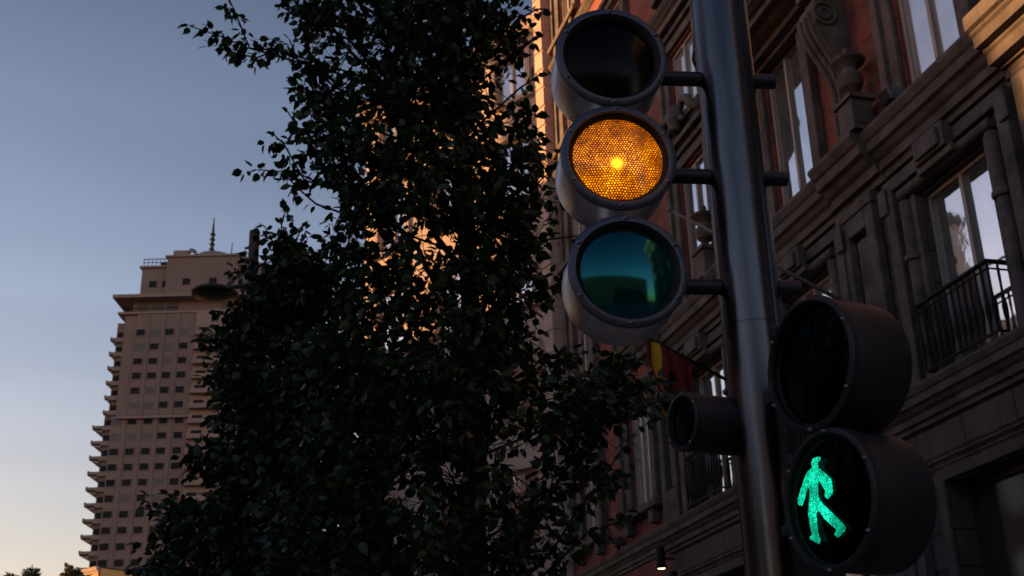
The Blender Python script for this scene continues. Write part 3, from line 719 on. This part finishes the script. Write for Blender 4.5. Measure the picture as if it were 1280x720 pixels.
def tree(name, label, poly_px, Yp, trunk_x, ntw, seed, holes=(), twigs=(), maxd=1.05, leaf=.052, group='street trees', per=11, top_r=.02, base_r=.075, bare=()):
    rng = np.random.default_rng(seed)
    poly = [(at(x, y, Yp).x, at(x, y, Yp).z) for x, y in poly_px]
    pa = np.array(poly); lo, hi = pa.min(0), pa.max(0)
    T = empty(name, (trunk_x, Yp, 0), 0, label=label, cat='tree', group=group)
    org = np.array([trunk_x, Yp, 0.0])
    A = []; 
    hp = [(at(x, y, Yp).x, at(x, y, Yp).z, rx / 1550 * Yp * 1.1, rz / 1550 * Yp * 1.1, pr) for x, y, rx, rz, pr in holes]
    slope = .40
    while len(A) < ntw:
        P = rng.uniform(lo, hi, (4000, 2)); P = P[poly_test(P, poly)]; d = poly_dist(P, poly)
        h = np.minimum(maxd, .22 + 1.0 * d); dy = rng.uniform(-1, 1, len(P)) * h
        keep = rng.random(len(P)) < np.clip(.35 + d * 4, 0, 1)
        for (x, z), yy, k, dd_ in zip(P, dy, keep, d):
            if not k: continue
            zz = z + yy * slope; xx = x * (1 + yy / Yp)
            skip = False
            for hx, hz, rx, rz_, pr in hp:
                if ((x - hx) / rx) ** 2 + ((z - hz) / rz_) ** 2 < 1 and rng.random() < pr: skip = True
            # natural clumping: thin sheets of sky between sprays
            cl = math.sin(x * 7.3 + 1.7 * math.sin(z * 3.1)) * math.sin(z * 5.9 + x * 2.0 + yy * 2) + .5 * math.sin(yy * 8 + x * 3)
            if cl < -.55 and rng.random() < .8: skip = True
            if not skip and zz > 1.9: A.append((xx, Yp + yy, zz))
    A = np.array(A[:ntw])
    # twig directions: outward and up, then drooping
    out = A - np.array([trunk_x, Yp, 0]); out[:, 2] = 0; out /= (np.linalg.norm(out, axis=1)[:, None] + .2)
    D = out * .8 + np.array([0, 0, .55]) + rng.normal(size=A.shape) * .42; D /= np.linalg.norm(D, axis=1)[:, None]
    Ln = rng.uniform(.14, .30, len(A))
    starts = A - D * Ln[:, None] * .7
    extra = []
    for pts in twigs:
        W = [at(x, y, Yp + oy) for x, y, oy in pts]
        extra.append([np.array(w_) for w_ in W])
    # limbs: from the trunk out to spread points
    H = hi[1] - .45
    bm = bmesh.new(); npt = 14; tr = []
    for k in range(npt):
        z = H * k / (npt - 1); tr.append((.05 * math.sin(z * .9 + seed), .04 * math.cos(z * 1.2 + seed), z))
    tube(bm, tr, [base_r * (1 - .8 * k / (npt - 1)) ** .9 + .004 for k in range(npt)], 10)
    obj('trunk', bm, MT['bark'], T, smooth=True)
    bm = bmesh.new(); idx = rng.choice(len(A), 70, replace=False); limb_pts = []
    for i in idx:
        e = A[i] - org; z0 = max(1.8, e[2] - 1.2 * np.linalg.norm(e[:2]) - .25)
        k = z0 / H * (npt - 1); j = min(int(k), npt - 2); b0 = np.array(tr[j]) * (1 - (k - j)) + np.array(tr[j + 1]) * (k - j)
        P = []
        for q in range(9):
            t_ = q / 8; p = b0 * (1 - t_) + e * t_; p[2] += .25 * math.sin(t_ * math.pi) * np.linalg.norm((e - b0)[:2]) * .3; p += rng.normal(size=3) * .02
            P.append(p)
        tube(bm, [tuple(p) for p in P], [.022 * (1 - .85 * q / 8) for q in range(9)], 6)
        limb_pts += [p + org for p in P[1:]]
    limb_pts = np.array(limb_pts)
    for pts in extra:
        P = [p - org for p in pts]; P = [np.array([0, 0, P[0][2] - .35])] + P; tube(bm, [tuple(p) for p in P], [.008 - .005 * q / len(P) for q in range(len(P))], 5)
    obj('limbs', bm, MT['bark'], T, smooth=True)
    bm = bmesh.new()
    for s_, a_, dr, ln in zip(starts, A, D, Ln):
        dlt = np.linalg.norm(limb_pts - s_, axis=1); near = limb_pts[dlt.argmin()]
        e = s_ + dr * ln; mid = (s_ + near) / 2 + np.array([0, 0, .04])
        if dlt.min() < .55: tube(bm, [tuple(near - org), tuple(mid - org), tuple(s_ - org), tuple(e - org)], [.004, .0035, .003, .0015], 3, cap=False)
        else: tube(bm, [tuple(s_ - dr * .2 - org), tuple(s_ - org), tuple(e - org)], [.003, .003, .0015], 3, cap=False)
    obj('twigs', bm, MT['bark'], T)
    # leaves alternate along each twig and hang
    pos = []; drs = []
    def spray(p0, p1, n):
        d = p1 - p0; L_ = np.linalg.norm(d); d = d / L_
        for k in range(n):
            t_ = (k + rng.random() * .6) / n; side = rng.normal(size=3); side -= d * side.dot(d); side /= np.linalg.norm(side)
            pt = p0 + d * L_ * t_ + side * .012
            v_ = side * .8 + d * .45 + np.array([0, 0, -.75 + .35 * rng.normal()]); pos.append(pt + side * .012); drs.append(v_)
        pos.append(p1); drs.append(d + np.array([0, 0, -.4]))
    for s_, dr, ln in zip(starts, D, Ln): spray(s_, s_ + dr * ln, per + int(rng.integers(-3, 3)))
    for pts in extra:
        for a_, b_ in zip(pts, pts[1:]):
            L_ = np.linalg.norm(b_ - a_); spray(a_, b_, max(3, int(L_ / .022)))
            for _ in range(max(1, int(L_ / .11))):
                q = a_ + (b_ - a_) * rng.random(); dv = rng.normal(size=3) * .5 + (b_ - a_) / L_ * .8 + np.array([0, 0, .1]); dv /= np.linalg.norm(dv)
                spray(q, q + dv * rng.uniform(.06, .15), 6)
    pos = np.array(pos); drs = np.array(drs); sz = rng.uniform(.72, 1.18, len(pos)) * leaf
    build_leaves('crown', pos - org, drs, sz, MT['leaf'], T, rng)
    return T
polyA = [(350, -380), (600, -520), (700, -380), (675, -150), (662, -20), (655, 60), (648, 130), (680, 175), (690, 235), (685, 300), (690, 360), (690, 410), (700, 440), (760, 432), (800, 455), (826, 475),
         (828, 505), (800, 535), (752, 545), (748, 580), (756, 615), (725, 650), (700, 700), (705, 800), (650, 960), (520, 1010), (400, 960), (340, 820), (330, 640), (380, 500), (400, 380), (402, 285),
         (396, 240), (385, 190), (372, 150), (380, 110), (372, 70), (365, 20), (358, -100)]
holesA = [(628, 180, 13, 48, .96), (612, 115, 8, 15, .7), (600, 520, 12, 30, .85), (645, 580, 16, 45, .88), (605, 655, 18, 50, .8), (640, 465, 16, 12, .8), (470, 285, 14, 20, .7), (520, 320, 14, 22, .7), (545, 290, 10, 30, .75),
          (575, 170, 16, 20, .6), (480, 110, 25, 20, .35), (415, 265, 12, 22, .7), (440, 130, 20, 16, .35), (770, 575, 22, 30, .9), (715, 620, 18, 30, .6), (690, 500, 8, 14, .7), (490, 640, 14, 30, .45), (610, 395, 12, 10, .7)]
twA = [[(420, 110, 0), (385, 80, -.1), (345, 62, -.15), (310, 60, -.2), (275, 45, -.2), (236, 32, -.25)], [(345, 62, -.15), (322, 72, -.2), (300, 68, -.2), (280, 62, -.2)], [(312, 60, -.2), (302, 35, -.2), (292, 10, -.2)], [(372, 75, -.1), (362, 50, -.1)],
       [(400, 230, 0), (370, 215, 0), (345, 214, 0), (322, 212, 0)], [(380, 225, 0), (355, 180, 0), (342, 168, 0)], [(395, 255, 0), (372, 235, 0), (360, 222, 0)], [(400, 180, 0), (372, 160, 0), (360, 140, 0)], [(395, 140, 0), (365, 112, 0)],
       [(680, 300, -.3), (720, 295, -.4)], [(690, 690, -.2), (720, 640, -.3), (755, 600, -.3), (768, 575, -.3)], [(700, 700, -.3), (735, 665, -.3), (765, 655, -.3)], [(750, 590, -.2), (775, 600, -.2)],
       [(820, 480, -.2), (838, 500, -.2)], [(655, 20, 0), (672, 12, 0)], [(650, 60, 0), (668, 48, 0)], [(650, 110, 0), (672, 95, 0)], [(370, 20, 0), (352, 8, 0)]]
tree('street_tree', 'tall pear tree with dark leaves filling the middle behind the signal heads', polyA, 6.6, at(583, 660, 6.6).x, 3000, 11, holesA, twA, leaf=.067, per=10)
polyB = [(352, 285), (378, 292), (420, 330), (470, 420), (500, 560), (480, 760), (420, 1000), (260, 1010), (150, 880), (170, 745), (212, 690), (200, 652), (232, 610), (245, 560), (262, 520), (268, 470), (265, 420), (285, 395), (300, 360), (305, 315), (335, 298)]
twB = [[(350, 300, 0), (352, 282, 0), (356, 266, 0)], [(340, 300, 0), (332, 285, 0)], [(370, 300, 0), (378, 284, 0)], [(270, 430, 0), (250, 425, 0)], [(230, 640, 0), (205, 642, 0), (182, 636, 0)], [(250, 590, 0), (238, 560, 0)], [(215, 690, 0), (185, 705, 0), (165, 712, 0)], [(310, 340, 0), (292, 350, 0)],
       [(290, 395, 0), (270, 390, 0)], [(268, 480, 0), (252, 470, 0)], [(225, 645, 0), (205, 665, 0), (192, 675, 0)]]
holesB = [(395, 410, 8, 12, .7), (300, 455, 14, 20, .4), (390, 600, 14, 20, .5), (445, 640, 10, 22, .7), (250, 640, 18, 16, .5), (290, 560, 10, 10, .4)]
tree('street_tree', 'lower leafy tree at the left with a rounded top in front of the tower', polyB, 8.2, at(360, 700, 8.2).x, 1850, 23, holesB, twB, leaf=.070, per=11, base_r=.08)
polyC = [(-60, 760), (-20, 722), (10, 728), (30, 716), (48, 710), (60, 722), (78, 724), (96, 710), (108, 716), (130, 760), (150, 900), (-60, 900)]
def far_tree(px, py, Y, label, r):
    p = at(px, py, Y); rng = np.random.default_rng(int(px) + 9)
    T = empty('distant_tree', (p.x, Y, 0), 0, label=label, cat='tree', group='distant trees')
    bm = bmesh.new(); tube(bm, [(0, 0, 0), (.1, 0, p.z * .5), (0, 0, p.z - r)], [.4, .3, .12], 8); obj('trunk', bm, MT['bark'], T, smooth=True)
    n = 3500; d = rng.normal(size=(n, 3)); d /= np.linalg.norm(d, axis=1)[:, None]; rr = r * rng.uniform(.3, 1, n) ** .5 * (1 + .25 * np.sin(d[:, 0] * 5) * np.sin(d[:, 2] * 4 + 1))
    pos = d * rr[:, None] * np.array([1, 1, 1.3]) + np.array([0, 0, p.z - r * 1.25])
    build_leaves('crown', pos, rng.normal(size=(n, 3)), rng.uniform(.3, .6, n), MT['leaf_far'], T, rng)
far_tree(46, 717, 120, 'distant dark treetop left of the sunlit building', 1.9)
far_tree(97, 715, 110, 'distant dark treetop at the foot of the tower', 1.6)
far_tree(20, 724, 120, 'small distant treetop nearest the left edge of the picture', 1.6)

# ------------------------------------------------------------------ the signal post with its heads
POLE = Vector((.605, 2.938, 0))
TL = empty('traffic_light', POLE, 0, label='brushed steel traffic light post with amber lit head and green walking figure', cat='traffic light')
bm = bmesh.new()
lathe(bm, [(0, 0), (.16, 0), (.16, .02), (.0775, .03), (.0775, 2.684), (.0755, 2.685), (.0755, 2.688), (.0768, 2.689), (.0768, 3.672), (.0748, 3.673), (.0748, 3.676), (.0765, 3.677), (.0765, 4.6), (.05, 4.64), (0, 4.65)], 64, axis='z')
autos(obj('pole', bm, MT['polesteel'], TL, smooth=True), 30)
def heading(deg):                       # local +y points away from the face, towards this yaw
    return -R(deg)
def head(name, c, yaw, ro, ri, rl, length, hm, bm_, lm, label, dome=.018, recess=.012, boltm='bolt', bolts=6, boltr=.0045, a0=.3):
    """drum shaped signal head: housing > bezel, gasket, lens, bolts"""
    S = ro / .145
    b = bmesh.new()
    lathe(b, [(ro * .965, .010 * S), (ro * .975, .014 * S), (ro * .975, length - .03), (ro * .955, length - .012), (ro * .90, length - .002), (ro * .80, length), (0, length)], 96)
    h = autos(obj('signal_head', b, hm, TL, smooth=True, label=label), 30)
    h.location = Vector(c) - POLE; h.rotation_euler = (0, 0, heading(yaw))
    b = bmesh.new()
    lathe(b, [(ri, .012 * S), (ri, -.002 * S), (ri + .003 * S, -.006 * S), (ro - .006 * S, -.006 * S), (ro, -.001 * S), (ro, .008 * S), (ro - .004 * S, .012 * S)], 96, closed=True)
    autos(obj('bezel', b, bm_, h, smooth=True), 40)
    b = bmesh.new()
    lathe(b, [(ri - .0004, -.001 * S), (ri - .0004, .02 * S), (rl - .004, .02 * S), (rl - .004, recess + .002), (rl, recess), (rl + .003 * S, recess - .004 * S), (ri - .003 * S, -.0 * S)], 96, closed=True)
    autos(obj('gasket', b, MT['black'], h, smooth=True), 40)
    b = bmesh.new()
    n = 14; lathe(b, [(0, recess - dome)] + [(rl * k / n, recess - dome * (1 - (k / n) ** 2)) for k in range(1, n + 1)], 72)
    obj('lens', b, lm, h, smooth=True)
    for k in range(bolts):
        a = 2 * math.pi * k / bolts + a0
        b = bmesh.new(); rr = (ri + ro) / 2
        lathe(b, [(0, -.012 * S), (boltr * .6, -.011 * S), (boltr, -.0085 * S), (boltr, -.0062 * S), (boltr * 1.5, -.006 * S), (boltr * 1.5, -.0055 * S), (0, -.0055 * S)], 12, loc=(rr * math.cos(a), 0, rr * math.sin(a)))
        obj('bolt', b, MT[boltm], h, smooth=True)
    return h
TY = -6.3
HX = [((.287, 2.805, 2.803), MT['teal'], 'unlit teal signal head, lowest of the three steel drums'),
      ((.282, 2.806, 3.120), MT['amber'], 'amber lit signal head in the middle of the steel drums'),
      ((.281, 2.806, 3.421), MT['dark_lens'], 'unlit dark red signal head at the top')]
hd_dir = Vector((math.sin(R(TY)), math.cos(R(TY)), 0)); side = Vector((hd_dir.y, -hd_dir.x, 0))
for c, lm, lb in HX:
    head('signal_head', c, TY, .150, .129, .117, .165, MT['steel'], MT['bezel'], lm, lb, a0=.52)
    # rod from the drum through the pole and out at the other side
    zc = c[2] - .0
    P = Vector((c[0], c[1], 0)) - POLE; P = P + hd_dir * (-P.dot(hd_dir))
    bm = bmesh.new(); a = side * (P.dot(side) + .10); e = side * .135
    tube(bm, [(a.x, a.y, zc), (e.x, e.y, zc)], .0205, 20); autos(obj('rod', bm, MT['rod'], TL, smooth=True), 40)
PY = 65.0
pd = Vector((math.sin(R(PY)), math.cos(R(PY)), 0))
peds = [((.640, 2.551, 2.462), MT['black_lens'], 'unlit black pedestrian signal head'), ((.645, 2.550, 2.164), MT['black_lens'], 'pedestrian signal head with a green walking figure')]
PH = []
for c, lm, lb in peds:
    h = head('signal_head', c, PY, .151, .136, .129, .165, MT['ped'], MT['ped'], lm, lb, dome=.012 if lm else 0, recess=.016, a0=.4, boltr=.0035)
    PH.append(h)
    for zz, aa in ((-.035, 1), (.11, .72)):
        bm = bmesh.new(); box(bm, -.151 * aa - .012, -.151 * aa + .012, -.008, .014, zz - .012, zz + .012); obj('latch', bm, MT['ped'], h, bevel=.003)
    p = Vector(c) - POLE + pd * .12
    bm = bmesh.new(); tube(bm, [(0, 0, c[2] + .02), (p.x * .9, p.y * .9, c[2] + .02)], .022, 16); obj('rod', bm, MT['rod'], TL, smooth=True)
p = Vector(peds[0][0]) - POLE + pd * .07
bm = bmesh.new(); tube(bm, [(p.x, p.y, 2.40), (p.x, p.y, 2.24)], .03, 16); obj('joint', bm, MT['ped'], TL, smooth=True)
head('signal_head', (.405, 2.915, 2.446), 66, .0735, .062, .058, .20, MT['ped'], MT['ped'], MT['black_lens'], 'small repeater signal head on the left of the pole', dome=.004, recess=.008, boltr=.003, a0=.5, bolts=4)
# the walking figure, set on the lens of the lower pedestrian head
h = PH[1]
FIG = [(232, 183), (242, 186), (240, 200), (231, 208), (230, 232), (242, 240), (264, 258), (290, 284), (293, 300), (298, 352), (272, 374), (262, 360), (266, 336), (250, 312), (236, 284), (230, 318), (232, 362), (250, 395), (290, 432), (356, 498), (350, 520), (322, 548), (306, 534), (316, 512), (262, 464), (236, 424),
       (222, 440), (226, 480), (232, 536), (242, 556), (238, 577), (198, 556), (196, 544), (206, 536), (196, 490), (188, 440), (192, 395), (196, 350), (192, 312), (176, 352), (160, 404), (144, 400), (141, 375), (158, 320), (178, 264), (188, 248), (206, 232), (202, 212), (210, 192)]
cc = np.array(peds[1][0]); axis = np.array(pd); ux = np.array([axis[1], -axis[0], 0])
plane = cc + axis * .004; pts = []
for x, y in FIG:
    d = ray(960 + x / 3.6, 520 + y / 3.6); t_ = ((plane - np.array([0, 0, 1.6])) @ axis) / (d @ axis); q = np.array([0, 0, 1.6]) + d * t_
    pts.append(((q - cc) @ ux, q[2] - cc[2]))
from mathutils.geometry import tessellate_polygon
bm = bmesh.new()
F0 = [bm.verts.new((a, -.0006, b)) for a, b in pts]; F1 = [bm.verts.new((a, .0012, b)) for a, b in pts]
for t3 in tessellate_polygon([[Vector((a, b, 0)) for a, b in pts]]):
    bm.faces.new([F0[q] for q in t3]); bm.faces.new([F1[q] for q in t3][::-1])
for q in range(len(pts)): bm.faces.new((F0[q], F0[(q + 1) % len(pts)], F1[(q + 1) % len(pts)], F1[q]))
obj('walking_figure', bm, MT['green_man'], h)
print('figure extents', min(p[0] for p in pts), max(p[0] for p in pts), min(p[1] for p in pts), max(p[1] for p in pts))
